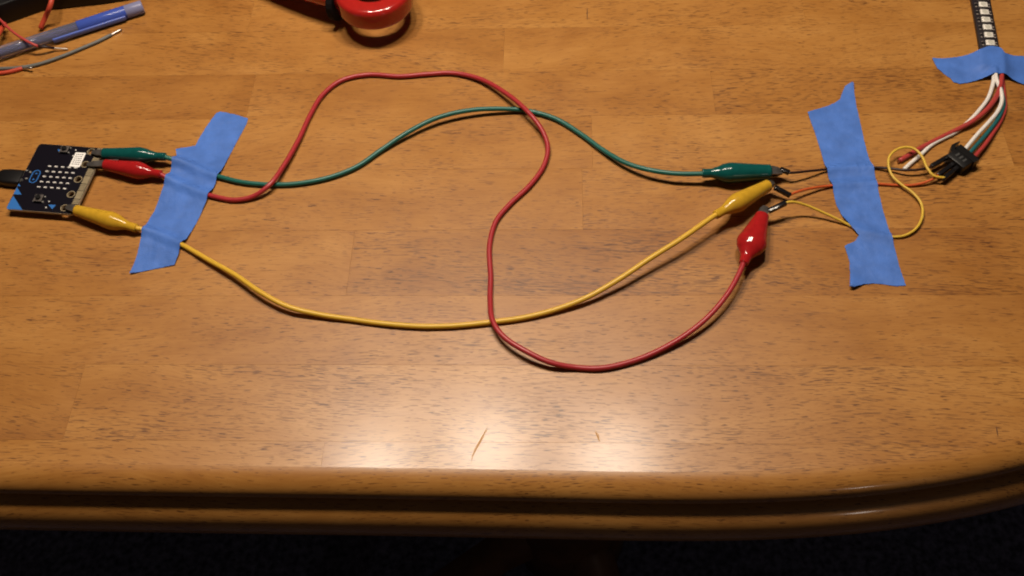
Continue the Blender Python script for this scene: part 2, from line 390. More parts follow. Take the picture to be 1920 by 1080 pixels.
# ------------------------------------------------------------------ alligator clip leads
BOOT = [(0, 0.42), (0.015, 0.47), (0.09, 0.47), (0.12, 0.46), (0.22, 0.66), (0.32, 0.90), (0.40, 1.0), (0.48, 1.0), (0.62, 0.92), (0.80, 0.82), (0.96, 0.75), (1.0, 0.70)]
def clip_end(parent, tail, mouth, wide, tall, bmat, jaw_len, jaw_w=0.0022, jaw_to=None, mouth_r=0.62):
    A, B = G(*tail), G(*mouth); path, rad = [], []
    for i in range(len(BOOT) - 1):
        for k in range(3):
            t = k / 3; f = BOOT[i][0] + (BOOT[i + 1][0] - BOOT[i][0]) * t
            s = t * t * (3 - 2 * t); g = BOOT[i][1] + (BOOT[i + 1][1] - BOOT[i][1]) * s
            g = g if f < 0.44 else 1 - (1 - mouth_r) * min(1, (f - 0.44) / 0.52) ** 0.9 if f < 0.97 else g * mouth_r / 0.72
            path.append(A.lerp(B, f)); rad.append((g, f))
    path.append(B); rad.append((mouth_r * 0.95, 1.0))
    rr = []
    for g, f in rad:
        base = max(0, 1 - f / 0.25)                     # the tail is round
        rr.append((wide * g * (1 - base) + 0.0026 * base, tall * g * (1 - base) + 0.0026 * base))
    rr[-1] = (rr[-1][0] * 0.93, rr[-1][1] * 0.93)
    boot = obj('boot', *sweep(path, rr, 24), bmat, parent, smooth=True)
    d = (B - A).normalized(); s = d.cross(Z).normalized(); u = s.cross(d)
    E = G(*jaw_to) if jaw_to else B + d * jaw_len
    jd = (E - B).normalized(); js = jd.cross(Z).normalized(); ju = js.cross(jd); JL = (E - B).length
    for sg in (1, -1):                                  # two tapering sheet-steel jaws
        V = []
        for f, w, o_, th in ((-0.8, jaw_w * 1.15, 0.0016, 0.0007), (0.0, jaw_w * 1.1, 0.0012, 0.0007), (0.55, jaw_w * 0.95, 0.0007, 0.0006), (1.0, jaw_w * 0.6, 0.0001, 0.0005)):
            c = B + jd * (JL * f)
            for sw, h in ((-1, o_), (1, o_), (1, o_ + th), (-1, o_ + th)): V.append(c + js * (w * sw) + ju * (sg * h))
        F = [(0, 1, 2, 3), (12, 13, 14, 15)]
        for q in range(3):
            for k in range(4): F.append((q * 4 + k, q * 4 + (k + 1) % 4, q * 4 + 4 + (k + 1) % 4, q * 4 + 4 + k))
        obj('jaw', V, F, M_STEEL, boot)
    return boot

# green lead
LEAD_G = thing('clip_lead', G(880, 210, 0), 'green test lead with green alligator clips, arching across the table', 'test lead', 'alligator clip leads')
g_pts = [(296, 291, .0066), (318, 297, .0056), (345, 306, .0030), (380, 322, .0019), (410, 331, .0018), (450, 341, .0018), (500, 346, .0017), (560, 344, .0017), (620, 332, .0017), (670, 312, .0018), (715, 281, .0022), (765, 248, .0040), (820, 221, .0052), (880, 207, .0052), (940, 204, .0038), (990, 208, .0022), (1040, 222, .0019), (1090, 252, .0020), (1130, 281, .0028), (1170, 304, .0045), (1210, 317, .0062), (1260, 325, .0072), (1310, 326, .0076), (1335, 325, .0076)]
wire('wire', g_pts, WR, M_GWIRE, LEAD_G)
clip_end(LEAD_G, (310, 294, .0066), (194, 289, .0066), .0051, .0056, M_GBOOT, 0.006, jaw_to=(172, 286, .0068), mouth_r=0.72)
clip_end(LEAD_G, (1317, 325, .0076), (1445, 322, .0066), .0061, .0060, M_GBOOT, 0.0068, 0.0030, mouth_r=0.72)
# yellow lead
LEAD_Y = thing('clip_lead', G(800, 612, 0), 'yellow test lead with yellow alligator clips, sagging in one wide curve', 'test lead', 'alligator clip leads')
y_pts = [(238, 424, .0050), (262, 429, .0042), (285, 435, .0024), (310, 445, .0018), (345, 461, .0019), (390, 487, .0032), (440, 515, .0048), (490, 549, .0056), (540, 575, .0046), (600, 590, .0026), (660, 599, .0017), (720, 607, .0017), (790, 612, .0017), (850, 611, .0017), (922, 604, .0017), (980, 596, .0018), (1040, 581, .0024), (1100, 558, .0042), (1160, 524, .0068), (1220, 484, .0092), (1280, 446, .0110), (1330, 411, .0118), (1360, 391, .0118)]
wire('wire', y_pts, WR, M_YWIRE, LEAD_Y)
clip_end(LEAD_Y, (256, 428, .0046), (142, 394, .0066), .0054, .0056, M_YBOOT, 0.006, jaw_to=(124, 388, .0068))
clip_end(LEAD_Y, (1342, 403, .0118), (1441, 347, .0086), .0056, .0060, M_YBOOT, 0.0040, 0.0020)
# red lead
LEAD_R = thing('clip_lead', G(960, 420, 0), 'red test lead with red alligator clips, curling in an S over the others', 'test lead', 'alligator clip leads')
r_pts = [(270, 320, .0060), (300, 327, .0050), (330, 342, .0024), (365, 358, .0018), (400, 368, .0018), (440, 375, .0017), (475, 368, .0026), (505, 347, .0052), (530, 314, .0042), (560, 262, .0026), (582, 215, .0020), (605, 178, .0018), (640, 151, .0017), (690, 140, .0017), (750, 143, .0017), (800, 139, .0018), (850, 137, .0020), (900, 148, .0032), (950, 176, .0058), (988, 208, .0070), (1015, 242, .0052), (1027, 275, .0034), (1020, 310, .0022), (995, 346, .0018), (955, 384, .0017), (930, 415, .0017), (918, 460, .0017), (920, 520, .0018), (919, 560, .0028), (924, 602, .0052), (945, 632, .0058), (985, 658, .0060), (1030, 679, .0042), (1080, 689, .0017), (1130, 690, .0017), (1190, 676, .0018), (1240, 655, .0026), (1290, 625, .0044), (1330, 592, .0064), (1365, 550, .0082), (1388, 508, .0092), (1398, 480, .0094)]
wire('wire', r_pts, WR, M_RWIRE, LEAD_R)
clip_end(LEAD_R, (302, 327, .0054), (196, 309, .0062), .0055, .0056, M_RBOOT, 0.006, jaw_to=(163, 309, .0066))
clip_end(LEAD_R, (1394, 494, .0094), (1430, 402, .0086), .0084, .0066, M_RBOOT, 0.0062, 0.0026, mouth_r=0.46)

# ------------------------------------------------------------------ circuit board with its display
BT, BB = 0.0056, 0.0040                                 # top and bottom of the board
corners = [G(75, 270, BT), G(194.5, 277.6, BT), G(136, 402, BT), G(12, 391, BT)]
bc = sum(corners, Vector()) / 4
U = ((corners[1] - corners[0]) + (corners[2] - corners[3])).normalized(); U.z = 0
Vv = Vector((-U.y, U.x, 0))
BW, BH = 0.0428 / 2, 0.0520 / 2
def b2w(a, b, z=BT): return Vector((bc.x, bc.y, 0)) + U * a + Vv * b + Vector((0, 0, z))
def w2b(p): d = Vector((p.x - bc.x, p.y - bc.y, 0)); return d.dot(U), d.dot(Vv)
def zb(zx, zy): return w2b(G(zx / 6, 250 + zy / 6, BT))  # place on the board, in millimetres from its middle
BOARD = thing('circuit_board', Vector((bc.x, bc.y, 0)), 'small black microcontroller board with white LED grid and blue corner triangles', 'circuit board')
M_PCB = mat('black_solder_mask', (0.004, 0.003, 0.007), 0.30, bump=0.05)
M_EDGEPCB = mat('board_edge', (0.36, 0.30, 0.20), 0.6)
M_GOLD = mat('gold_plating', (0.36, 0.29, 0.18), 0.42, metal=0.5, var=0.12, vscale=500)
M_BLUEINK = mat('blue_ink', (0.025, 0.135, 0.42), 0.4); M_WHITEINK = mat('white_ink', (0.58, 0.56, 0.54), 0.5)
M_PAPER = mat('white_label', (0.80, 0.78, 0.76), 0.5); M_INK = mat('black_print', (0.09, 0.09, 0.10), 0.6)
M_SILVER = mat('silver_metal', (0.62, 0.60, 0.57), 0.35, metal=0.8)
def rounded(hw, hh, r, n=5):
    P = []
    for cx, cy, a0 in ((hw - r, hh - r, 0), (-hw + r, hh - r, 90), (-hw + r, -hh + r, 180), (hw - r, -hh + r, 270)):
        for k in range(n + 1):
            a = math.radians(a0 + 90 * k / n); P.append((cx + r * math.cos(a), cy + r * math.sin(a)))
    return P
def bpoly(pl): return [tuple(b2w(a, b)[:2]) for a, b in pl]
HX = BW - 0.0078
hole_b = [0.0212, 0.0110, 0.0, -0.0110, -0.0212]
for i, (zx, zy) in enumerate(((1030, 207), (965, 350), (880, 517), (795, 685), (720, 838))):
    a, b = zb(zx, zy); hole_b[i] = b
hole_a = sum(zb(zx, zy)[0] for zx, zy in ((1030, 207), (965, 350), (880, 517), (795, 685), (720, 838))) / 5
holes = [bpoly(circle((hole_a, b), 0.0020, 20)) for b in hole_b]
sub = obj('substrate', *plate(bpoly(rounded(BW, BH, 0.0022)), BB, BT - 0.0001, holes), M_EDGEPCB, BOARD)
mask_out = rounded(BW - 0.00012, BH - 0.00012, 0.0021)
obj('solder_mask', *plate(bpoly(mask_out), BT - 0.0001, BT, holes), M_PCB, BOARD)
for b in hole_b:
    ring = [bpoly(circle((hole_a, b), 0.00205, 20))]
    obj('pin_ring', *plate(bpoly(circle((hole_a, b), 0.0026, 24)), BB - 0.00005, BT + 0.00006, ring), M_GOLD, BOARD)
# edge contacts: five wide pads and narrow pins between them
pads = []
for b in hole_b: pads.append((b, 0.0030))
for q in range(4):
    lo, hi = hole_b[q + 1] + 0.0033, hole_b[q] - 0.0033; nn = max(3, round((hi - lo) / 0.0012)); w = (hi - lo) / nn
    for k in range(nn): pads.append((lo + w * (k + 0.5), w / 2 - 0.00012))
for b, hw in pads:
    a0 = hole_a + 0.0031
    if abs(b) + hw > BH - 0.0004: hw = BH - 0.0004 - abs(b)
    P = [(a0, b - hw), (BW - 0.0003, b - hw), (BW - 0.0003, b + hw), (a0, b + hw)]
    if abs(b) > 0.019: P = [(a0, b - hw), (BW - 0.0012, b - hw), (BW - 0.0005, b - hw + .001), (BW - 0.0005, b + hw - .001), (BW - 0.0012, b + hw), (a0, b + hw)]
    obj('contact_pad', *prism(bpoly(P), BT - 0.00002, BT + 0.00005), M_GOLD, BOARD)
# 5 x 5 light-emitting diodes
c00, c04, c40, c44 = [Vector(zb(*q)) for q in ((563, 376), (855, 394), (440, 608), (732, 628))]
led_mesh = None
for i in range(5):
    for k in range(5):
        q = (c00.lerp(c04, k / 4)).lerp(c40.lerp(c44, k / 4), i / 4)
        p0 = b2w(q.x, q.y, BT)
        if led_mesh is None:
            o = obj('led', *box(p0 + Z * 0.00035, U, Vv, Z, 0.00095, 0.00045, 0.00030), M_WHITEINK, BOARD)
            o.data.transform(Matrix.Translation(-(p0 - Vector((bc.x, bc.y, 0))))); led_mesh = o.data
        else:
            o = bpy.data.objects.new('led', led_mesh); COL.objects.link(o); o.parent = BOARD
        o.location = p0 - Vector((bc.x, bc.y, 0))
# blue printed triangles
for P in ([(150, 702), (252, 862), (100, 862), (76, 850), (80, 822)], [(190, 606), (241, 690), (146, 685)], [(210, 565), (233, 597), (189, 592)], [(545, 803), (631, 805), (587, 852)], [(650, 180), (685, 183), (662, 206)]):
    L_ = [zb(*q) for q in P]; L_ = [(max(-BW + 0.0002, a), max(-BH + 0.0002, b)) for a, b in L_]
    obj('printed_triangle', *prism(bpoly(L_), BT - 0.00001, BT + 0.00004), M_BLUEINK, BOARD)
# logo: a long ring with two dots
lc = Vector(zb(392, 485)); 
def stadium(hl, r, n=10):
    return [(lc.x + r * math.cos(a), lc.y + hl + r * math.sin(a)) for a in [math.pi * k / n for k in range(n + 1)]] + [(lc.x + r * math.cos(a), lc.y - hl + r * math.sin(a)) for a in [math.pi + math.pi * k / n for k in range(n + 1)]]
logo = obj('logo', *plate(bpoly(stadium(0.0025, 0.0026)), BT - 0.00001, BT + 0.00004, [bpoly(stadium(0.0025, 0.0020))]), M_BLUEINK, BOARD)
for s in (-1, 1):
    obj('dot', *prism(bpoly(circle((lc.x, lc.y + s * 0.0023), 0.0006, 12)), BT - 0.00001, BT + 0.00004), M_BLUEINK, logo)
# push buttons
for zx, zy in ((738, 195), (446, 745)):
    a, b = zb(zx, zy)
    bt = obj('button', *box(b2w(a, b, BT + 0.0008), U, Vv, Z, 0.0026, 0.0026, 0.0008), M_BLACK, BOARD); bevel(bt, 0.0002)
    obj('metal_plate', *box(b2w(a, b, BT + 0.00165), U, Vv, Z, 0.0025, 0.0025, 0.00012), mat('button_plate', (0.16, 0.14, 0.13), 0.4, metal=0.6), bt)
    obj('cap', *sweep([b2w(a, b, BT + 0.0017), b2w(a, b, BT + 0.0029), b2w(a, b, BT + 0.0032)], [0.0016, 0.0016, 0.0013], 18, upv=Vv), M_BLACK, bt, smooth=False)
    for s in (-1, 1):
        for t in (-1, 1): obj('solder_leg', *box(b2w(a + s * 0.0028, b + t * 0.0019, BT + 0.0004), U, Vv, Z, 0.0005, 0.0004, 0.0004), M_SILVER, bt)
# printed dots and tiny parts
for zx, zy, r in ((852, 188, .0005), (822, 252, .00045), (552, 766, .0005), (517, 835, .00055)):
    a, b = zb(zx, zy); obj('printed_mark', *prism(bpoly(circle((a, b), r, 8)), BT - 0.00001, BT + 0.00004), M_WHITEINK, BOARD)
for zx, zy in ((305, 422), (345, 440), (245, 527), (300, 512), (200, 527)):
    a, b = zb(zx, zy); a = max(a, -BW + 0.001); obj('solder_joint', *box(b2w(a, b, BT + 0.0002), U, Vv, Z, 0.0007, 0.0005, 0.0003), M_SILVER, BOARD)
# paper label with rows of print
lab = [zb(*q) for q in ((850, 216), (973, 219), (893, 381), (777, 374))]
lcx = sum(p[0] for p in lab) / 4; lcy = sum(p[1] for p in lab) / 4
la = (abs(lab[1][0] - lab[0][0]) + abs(lab[2][0] - lab[3][0])) / 4; lb = (abs(lab[0][1] - lab[3][1]) + abs(lab[1][1] - lab[2][1])) / 4
STK = obj('label', *prism(bpoly([(lcx + x, lcy + y) for x, y in rounded(la, lb, 0.0006, 3)]), BT, BT + 0.0001), M_PAPER, BOARD)
STK.name = 'sticker'
rnd = random.Random(3)
for k in range(6):
    y = lcy + lb * (0.72 - 0.27 * k); x = lcx - la * 0.72
    while x < lcx + la * 0.6:
        w = rnd.uniform(0.0005, 0.0013)
        obj('print_mark', *prism(bpoly([(x, y - .0003), (min(x + w, lcx + la * .75), y - .0003), (min(x + w, lcx + la * .75), y + .0003), (x, y + .0003)]), BT + 0.00009, BT + 0.00014), M_INK, STK)
        x += w + 0.0004
# socket under the board
a, b = -BW, (zb(230, 480))[1]
obj('usb_socket', *box(b2w(-BW + 0.0024, b, BB - 0.0013), U, Vv, Z, 0.0026, 0.0037, 0.00128), M_SILVER, BOARD)

# usb cable plugged into the socket
plug_c = b2w(-BW - 0.0105, b, 0.0029); sdir = -U
USB = thing('usb_cable', Vector((plug_c.x, plug_c.y, 0)), 'thick black USB plug and cable pushed into the circuit board', 'cable')
pp = [b2w(-BW + 0.0022, b, 0.0029) + sdir * d for d in (0.0, 0.0012, 0.0030, 0.0120, 0.0170, 0.0190)]
V, F = [], []
for i, (p_, w, h) in enumerate(zip(pp, (0.0046, 0.0052, 0.0056, 0.0056, 0.0050, 0.0036), (0.0020, 0.0026, 0.0028, 0.0028, 0.0026, 0.0022))):
    if i < 2: p_ = b2w(-BW - 0.0002, b, 0.0029) + sdir * (0.0 if i == 0 else 0.0008)
    for x, y in rounded(w, h, 0.0017, 4): V.append(p_ + Vv * x + Z * y)
n = len(rounded(1, 1, .1, 4))
for i in range(5):
    for k in range(n): F.append((i * n + k, i * n + (k + 1) % n, (i + 1) * n + (k + 1) % n, (i + 1) * n + k))
F += [tuple(range(n)), tuple(5 * n + k for k in range(n))]
bevel(obj('plug', V, F, M_BLACK, USB), 0.0004)
obj('connector_shell', *box(b2w(-BW - 0.0006, b, 0.0027), U, Vv, Z, 0.0012, 0.0034, 0.0009), M_SILVER, USB)
cs = pp[-1]
obj('cord', *sweep(spline([cs + U * 0.001, cs + sdir * 0.01, cs + sdir * 0.03 + Vv * 0.004 - Z * 0.0009, cs + sdir * 0.09 + Vv * 0.02 - Z * 0.0009], 0.003), 0.0020, 12), M_BLACK, USB, smooth=True)

# ------------------------------------------------------------------ light strip with its plug and tails
STRIP = thing('light_strip', G(1846, 30, 0), 'black LED light strip with square white diodes, taped down, wires trailing', 'LED strip')
s0, s1 = G(1859.5, 108, 0.003), G(1839.5, 0, 0.003)
sd = (s1 - s0); sd.z = 0; sd.normalize(); ss = Vector((sd.y, -sd.x, 0))
slen = 0.16; mid = s0 + sd * (slen / 2)
M_STRIP = mat('black_strip', (0.016, 0.012, 0.015), 0.35, var=0.4, vscale=900, bump=0.3, bscale=900)
bevel(obj('strip_body', *box(Vector((mid.x, mid.y, 0.00155)), sd, ss, Z, slen / 2, 0.0061, 0.0015), M_STRIP, STRIP), 0.0004)
DRAPE.extend((s0.x + sd.x * t * 0.002 + ss.x * q * 0.001, s0.y + sd.y * t * 0.002 + ss.y * q * 0.001, 0.0042) for t in range(-4, 5) for q in range(-6, 7))
M_LED = mat('white_diode', (0.72, 0.68, 0.62), 0.45); M_LENS = mat('diode_lens', (0.50, 0.48, 0.42), 0.25)
M_CAP = mat('tan_component', (0.35, 0.30, 0.27), 0.4, metal=0.3)
q0, q1 = G(1857.5, 80, 0.004), G(1842.5, 8.3, 0.004)
step = ((q1 - q0).dot(sd)) / 5
for i in range(12):
    c = Vector((s0.x, s0.y, 0)) + sd * ((q0 - s0).dot(sd) + step * i)
    d = obj('led', *box(c + Z * 0.0037 + ss * 0.0004, sd, ss, Z, 0.0023, 0.0027, 0.0007), M_LED, STRIP); bevel(d, 0.0002, 1)
    obj('lens', *sweep([c + Z * 0.0043 + ss * 0.0004, c + Z * 0.00447 + ss * 0.0004], 0.0017, 14, upv=sd), M_LENS, d)
    obj('capacitor', *box(c + Z * 0.0034 - ss * 0.0040, sd, ss, Z, 0.0010, 0.0006, 0.0004), M_BLACK, STRIP)
    for s in (-1, 1): obj('solder_pad', *box(c + Z * 0.00315 - ss * 0.0040 + sd * (s * 0.0015), sd, ss, Z, 0.0004, 0.0006, 0.0002), M_CAP, STRIP)
    for s in (-1, 1): obj('solder_pad', *box(c + Z * 0.00315 + ss * 0.0042 + sd * (s * 0.0012), sd, ss, Z, 0.0004, 0.0007, 0.0002), M_CAP, STRIP)
def z6(x, y): return 1600 + x / 3.484, 150 + y / 3.484
M_WWIRE = mat('white_vinyl_wire', (0.70, 0.66, 0.62), 0.4); M_RW2 = mat('red_silicone_wire', (0.36, 0.040, 0.035), 0.45); M_TEAL = mat('teal_vinyl_wire', (0.012, 0.10, 0.11), 0.42)
M_COPPER = mat('bare_copper', (0.50, 0.22, 0.10), 0.35, metal=0.9)
def w6(name, L, r, m_): return wire(name, [(*z6(x, y), z) for x, y, z in L], r, m_, STRIP, 10)
w6('white_wire', [(925, -90, .003), (918, -20, .0030), (908, 40, .0024), (880, 120, .0016), (825, 195, .0014), (750, 275, .0013), (660, 345, .0013), (590, 380, .0013), (510, 425, .0013), (440, 490, .0013), (385, 535, .0013), (332, 582, .0013)], 0.00125, M_WWIRE)
w6('red_wire', [(975, -90, .003), (968, -10, .0036), (955, 60, .0040), (925, 125, .0042), (860, 205, .0042), (770, 275, .0034), (690, 318, .0022), (560, 383, .0016), (430, 450, .0016), (302, 527, .0016)], 0.0015, M_RW2)
w6('white_wire', [(925, -70, .0040), (935, -5, .0040), (948, 30, .0034), (965, 75, .0048), (970, 140, .0048), (940, 210, .0050), (890, 270, .0050), (820, 345, .0052), (752, 425, .0052), (722, 462, .0050)], 0.00125, M_WWIRE)
w6('teal_wire', [(950, -70, .0026), (960, 0, .0020), (972, 80, .0016), (982, 160, .0024), (955, 235, .0034), (905, 310, .0038), (840, 388, .0042), (780, 455, .0045), (750, 490, .0045)], 0.00125, M_TEAL)
w6('red_wire', [(965, -70, .0016), (975, 0, .0014), (985, 100, .0014), (990, 190, .0014), (960, 270, .0016), (910, 350, .0024), (862, 420, .0034), (812, 478, .0040), (782, 512, .0040)], 0.00125, M_RW2)
c = [G(*z6(300, 528), .0016), G(*z6(292, 532), .0016)]
obj('copper_end', *sweep([c[0], c[1] + (c[1] - c[0]) * 0.4], 0.0008, 8), M_COPPER, STRIP)
# plug housing
def z7(x, y): return 1700 + x / 7.715, 220 + y / 7.715
h_in = G(*z7(912, 520), .0055); h_out = G(*z7(690, 660), .0055)
hd = (h_out - h_in); hd.z = 0; HL = hd.length; hd.normalize(); hs = Vector((hd.y, -hd.x, 0))
hc = (h_in + h_out) / 2
HOUSING = obj('plug_housing', *box(Vector((hc.x, hc.y, 0.0038)), hd, hs, Z, HL * 0.50, 0.0064, 0.0033), M_BLACK, STRIP)
bevel(HOUSING, 0.0004)
obj('collar', *box(Vector((h_in.x, h_in.y, 0.0038)) + hd * 0.0028, hd, hs, Z, 0.0022, 0.0072, 0.0036), M_BLACK, HOUSING)
for s in (-1, 0, 1):
    obj('contact', *box(Vector((hc.x, hc.y, 0.0070)) + hd * 0.0016 + hs * (s * 0.0027), hd, hs, Z, 0.0015, 0.0006, 0.0003), mat('contact_grey', (0.045, 0.045, 0.045), 0.5), HOUSING)
lt = [G(*z7(*q), .0045) for q in ((665, 560), (625, 500), (640, 420), (755, 366))]
lb0 = [G(*z7(*q), .0045) for q in ((730, 520), (690, 480), (695, 430), (760, 374))]
obj('latch', *prism([(p.x, p.y) for p in lt] + [(p.x, p.y) for p in reversed(lb0)], 0.0015, 0.0060), M_BLACK, HOUSING)
wg = [G(*z7(*q), .0030) for q in ((900, 560), (965, 590), (975, 690), (900, 730), (860, 690))]
obj('wing', *prism([(p.x, p.y) for p in wg], 0.0010, 0.0052), M_BLACK, HOUSING)

# ------------------------------------------------------------------ thin jumper wires
M_BROWNW = mat('dark_brown_wire', (0.022, 0.008, 0.008), 0.4); M_ORANGE = mat('orange_wire', (0.50, 0.085, 0.018), 0.42); M_YTHIN = mat('thin_yellow_wire', (0.62, 0.40, 0.045), 0.42)
def sleeve(parent, a, b_, w, m_=M_SLEEVE, pin=None):
    A, B = G(*a), G(*b_); d = (B - A).normalized(); s = d.cross(Z).normalized(); u = s.cross(d)
    o = obj('pin_sleeve', *box((A + B) / 2, d, s, u, (B - A).length / 2, w, w), m_, parent); bevel(o, 0.0003)
    if pin: obj('pin', *sweep([A + d * 0.001, G(*pin)], 0.00035, 8), M_TIN, o)
    return o
JB = thing('jumper_wire', G(1600, 318, 0), 'dark brown jumper wire held in the green clip and running under the tape', 'jumper wire', 'jumper wires')
wire('wire', [(1478, 324, .0072), (1486, 324, .0068), (1515, 321, .0050), (1545, 318, .0022), (1580, 316, .0012), (1637, 314, .0014), (1669, 316, .0024), (1698, 319, .0038), (1722, 318, .0042), (1743, 314, .0040), (1750, 310, .0040)], 0.00075, M_BROWNW, JB, 8)
sleeve(JB, (1463, 317, .0070), (1480, 324, .0072), 0.00125, pin=(1455, 317, .0066))
sleeve(JB, (1746, 312, .0042), (1786, 289, .0046), 0.00125)
JO = thing('jumper_wire', G(1600, 350, 0), 'orange jumper wire held in the yellow clip and running under the tape', 'jumper wire', 'jumper wires')
wire('wire', [(1480, 366, .0050), (1484, 364, .0050), (1500, 358, .0046), (1522, 353, .0034), (1550, 349, .0018), (1590, 346, .0010), (1647, 345, .0010), (1680, 347, .0010), (1712, 347, .0012), (1740, 340, .0024), (1756, 331, .0036), (1764, 325, .0038)], 0.00080, M_ORANGE, JO, 8)
sleeve(JO, (1452, 351, .0068), (1482, 367, .0050), 0.00125, pin=(1443, 346, .0084))
sleeve(JO, (1758, 329, .0036), (1788, 307, .0042), 0.00125)
JY = thing('jumper_wire', G(1700, 350, 0), 'thin yellow jumper wire looping in an S from the red clip to the black plug', 'jumper wire', 'jumper wires')
wire('wire', [(1472, 381, .0110), (1478, 379, .0112), (1490, 379, .0104), (1512, 385, .0080), (1540, 397, .0052), (1566, 409, .0030), (1590, 421, .0012), (1612, 432, .0009), (1640, 440, .0009), (1672, 444, .0010), (1695, 442, .0014), (1716, 430, .0020), (1729, 407, .0024), (1727, 381, .0026), (1711, 361, .0028), (1690, 346, .0030), (1674, 331, .0036), (1666, 311, .0046), (1668, 293, .0056), (1682, 280, .0064), (1700, 276, .0068), (1716, 280, .0068), (1729, 294, .0066), (1738, 314, .0064), (1750, 329, .0054), (1766, 333, .0046), (1771, 333, .0044)], 0.00078, M_YTHIN, JY, 8)
sleeve(JY, (1441, 396, .0092), (1474, 380, .0112), 0.00135, pin=(1434, 398, .0088))
sleeve(JY, (1767, 337, .0036), (1798, 312, .0040), 0.00125)

# ------------------------------------------------------------------ painter's tape
def tape(name, px, label, falloff=0.0035, tent=0.0, lifts=(), seed=1, taut=1.2):
    pl = [G(x, y, 0.0005) for x, y in px]
    P = []
    for i in range(len(pl)):
        a, b_ = pl[i], pl[(i + 1) % len(pl)]; n = max(1, int((b_ - a).length / 0.0011))
        for k in range(n):
            q = a.lerp(b_, k / n); e = 0.00016
            P.append((q.x + noise.noise(Vector((q.x * 900, q.y * 900, seed))) * e, q.y + noise.noise(Vector((q.x * 900, q.y * 900, seed + 9))) * e))
    xs = [p[0] for p in P]; ys = [p[1] for p in P]; st = 0.0011; ex = []
    x = min(xs)
    while x < max(xs):
        y = min(ys)
        while y < max(ys):
            q = (x + random.uniform(-.0002, .0002), y + random.uniform(-.0002, .0002))
            if inside(q, P) and min((q[0] - a[0])**2 + (q[1] - a[1])**2 for a in P) > (0.0006)**2: ex.append(q)
            y += st
        x += st
    near = [d for d in DRAPE if min(xs) - .01 < d[0] < max(xs) + .01 and min(ys) - .01 < d[1] < max(ys) + .01]
    near = [d for d in near if inside((d[0], d[1]), P) or min((d[0] - a[0])**2 + (d[1] - a[1])**2 for a in P) < 0.0025**2]
    def zf(p):
        h = 0.0
        for x, y, zt in near:
            d = math.hypot(p.x - x, p.y - y); d = max(0.0, d - 0.0009)
            h = max(h, zt * math.exp(-(d / falloff) ** taut), zt * tent * max(0, 1 - d / 0.016))
        h += 0.00016 + 0.00020 * noise.noise(Vector((p.x * 420, p.y * 420, seed + 4))) + 0.00022 * (noise.noise(Vector((p.x * 130, p.y * 130, seed))) + 0.6)
        for lx, ly, lh, lr in lifts:
            q = G(lx, ly, 0); d = math.hypot(p.x - q.x, p.y - q.y)
            if d < lr: h += lh * (1 - d / lr) ** 2
        return h
    V, F = plate(P, 0.0, 0.00012, (), ex, zf)
    o = obj(name, V, F, M_TAPE, smooth=True, origin=(sum(xs) / len(xs), sum(ys) / len(ys), 0))
    md = o.modifiers.new('edge_split', 'EDGE_SPLIT'); md.split_angle = math.radians(60)
    return tag(o, label, 'tape', 'strips of blue painter\'s tape')
tape('painters_tape', [(413, 209), (421, 210), (440, 214), (465, 222), (462, 232), (448, 258), (432, 288), (418, 318), (410, 334), (402, 352), (392, 371), (380, 395), (365, 424), (350, 452), (341, 461), (336, 478), (327, 497), (300, 502), (262, 510), (244, 514), (252, 492), (266, 452), (272, 436), (284, 408), (300, 370), (316, 338), (327, 312), (334, 299), (333, 287), (340, 280), (366, 273), (372, 262), (385, 240), (400, 219), (406, 211)],
     'slanted strip of blue tape over the three leads beside the circuit board', 0.0045, 0.55, [(246, 512, .001, .01), (333, 288, .002, .006)], 1)
tape('painters_tape', [(1595, 158), (1599, 157), (1602, 176), (1606, 200), (1612, 225), (1620, 262), (1630, 300), (1638, 320), (1645, 352), (1656, 395), (1668, 436), (1676, 460), (1688, 505), (1697, 530), (1699, 535), (1680, 536), (1660, 533), (1638, 531), (1620, 533), (1600, 541), (1591, 541), (1594, 512), (1593, 490), (1588, 474), (1583, 463), (1590, 458), (1603, 452), (1610, 442), (1600, 432), (1588, 420), (1580, 408), (1568, 384), (1560, 352), (1552, 330), (1546, 310), (1538, 280), (1527, 245), (1514, 212), (1530, 205), (1550, 199), (1566, 192), (1575, 186), (1580, 172), (1584, 163)],
     'tall strip of blue tape with torn notch over the three thin jumper wires', 0.0032, 0.25, [(1594, 538, .0030, .012), (1595, 160, .0022, .012), (1516, 214, .0012, .01), (1585, 464, .001, .006)], 2)
tape('painters_tape', [(1747, 110), (1775, 109), (1807, 106), (1837, 100), (1846, 96), (1856, 94), (1866, 96), (1873, 99), (1880, 106), (1900, 106), (1925, 105), (1990, 103), (1992, 166), (1960, 163), (1920, 159), (1900, 153), (1884, 148), (1862, 147), (1840, 150), (1815, 155), (1800, 157), (1788, 154), (1783, 147), (1770, 138), (1758, 128), (1752, 118)],
     'sideways strip of blue tape holding down the end of the light strip', 0.006, 0.35, [(1747, 110, .001, .01)], 3)

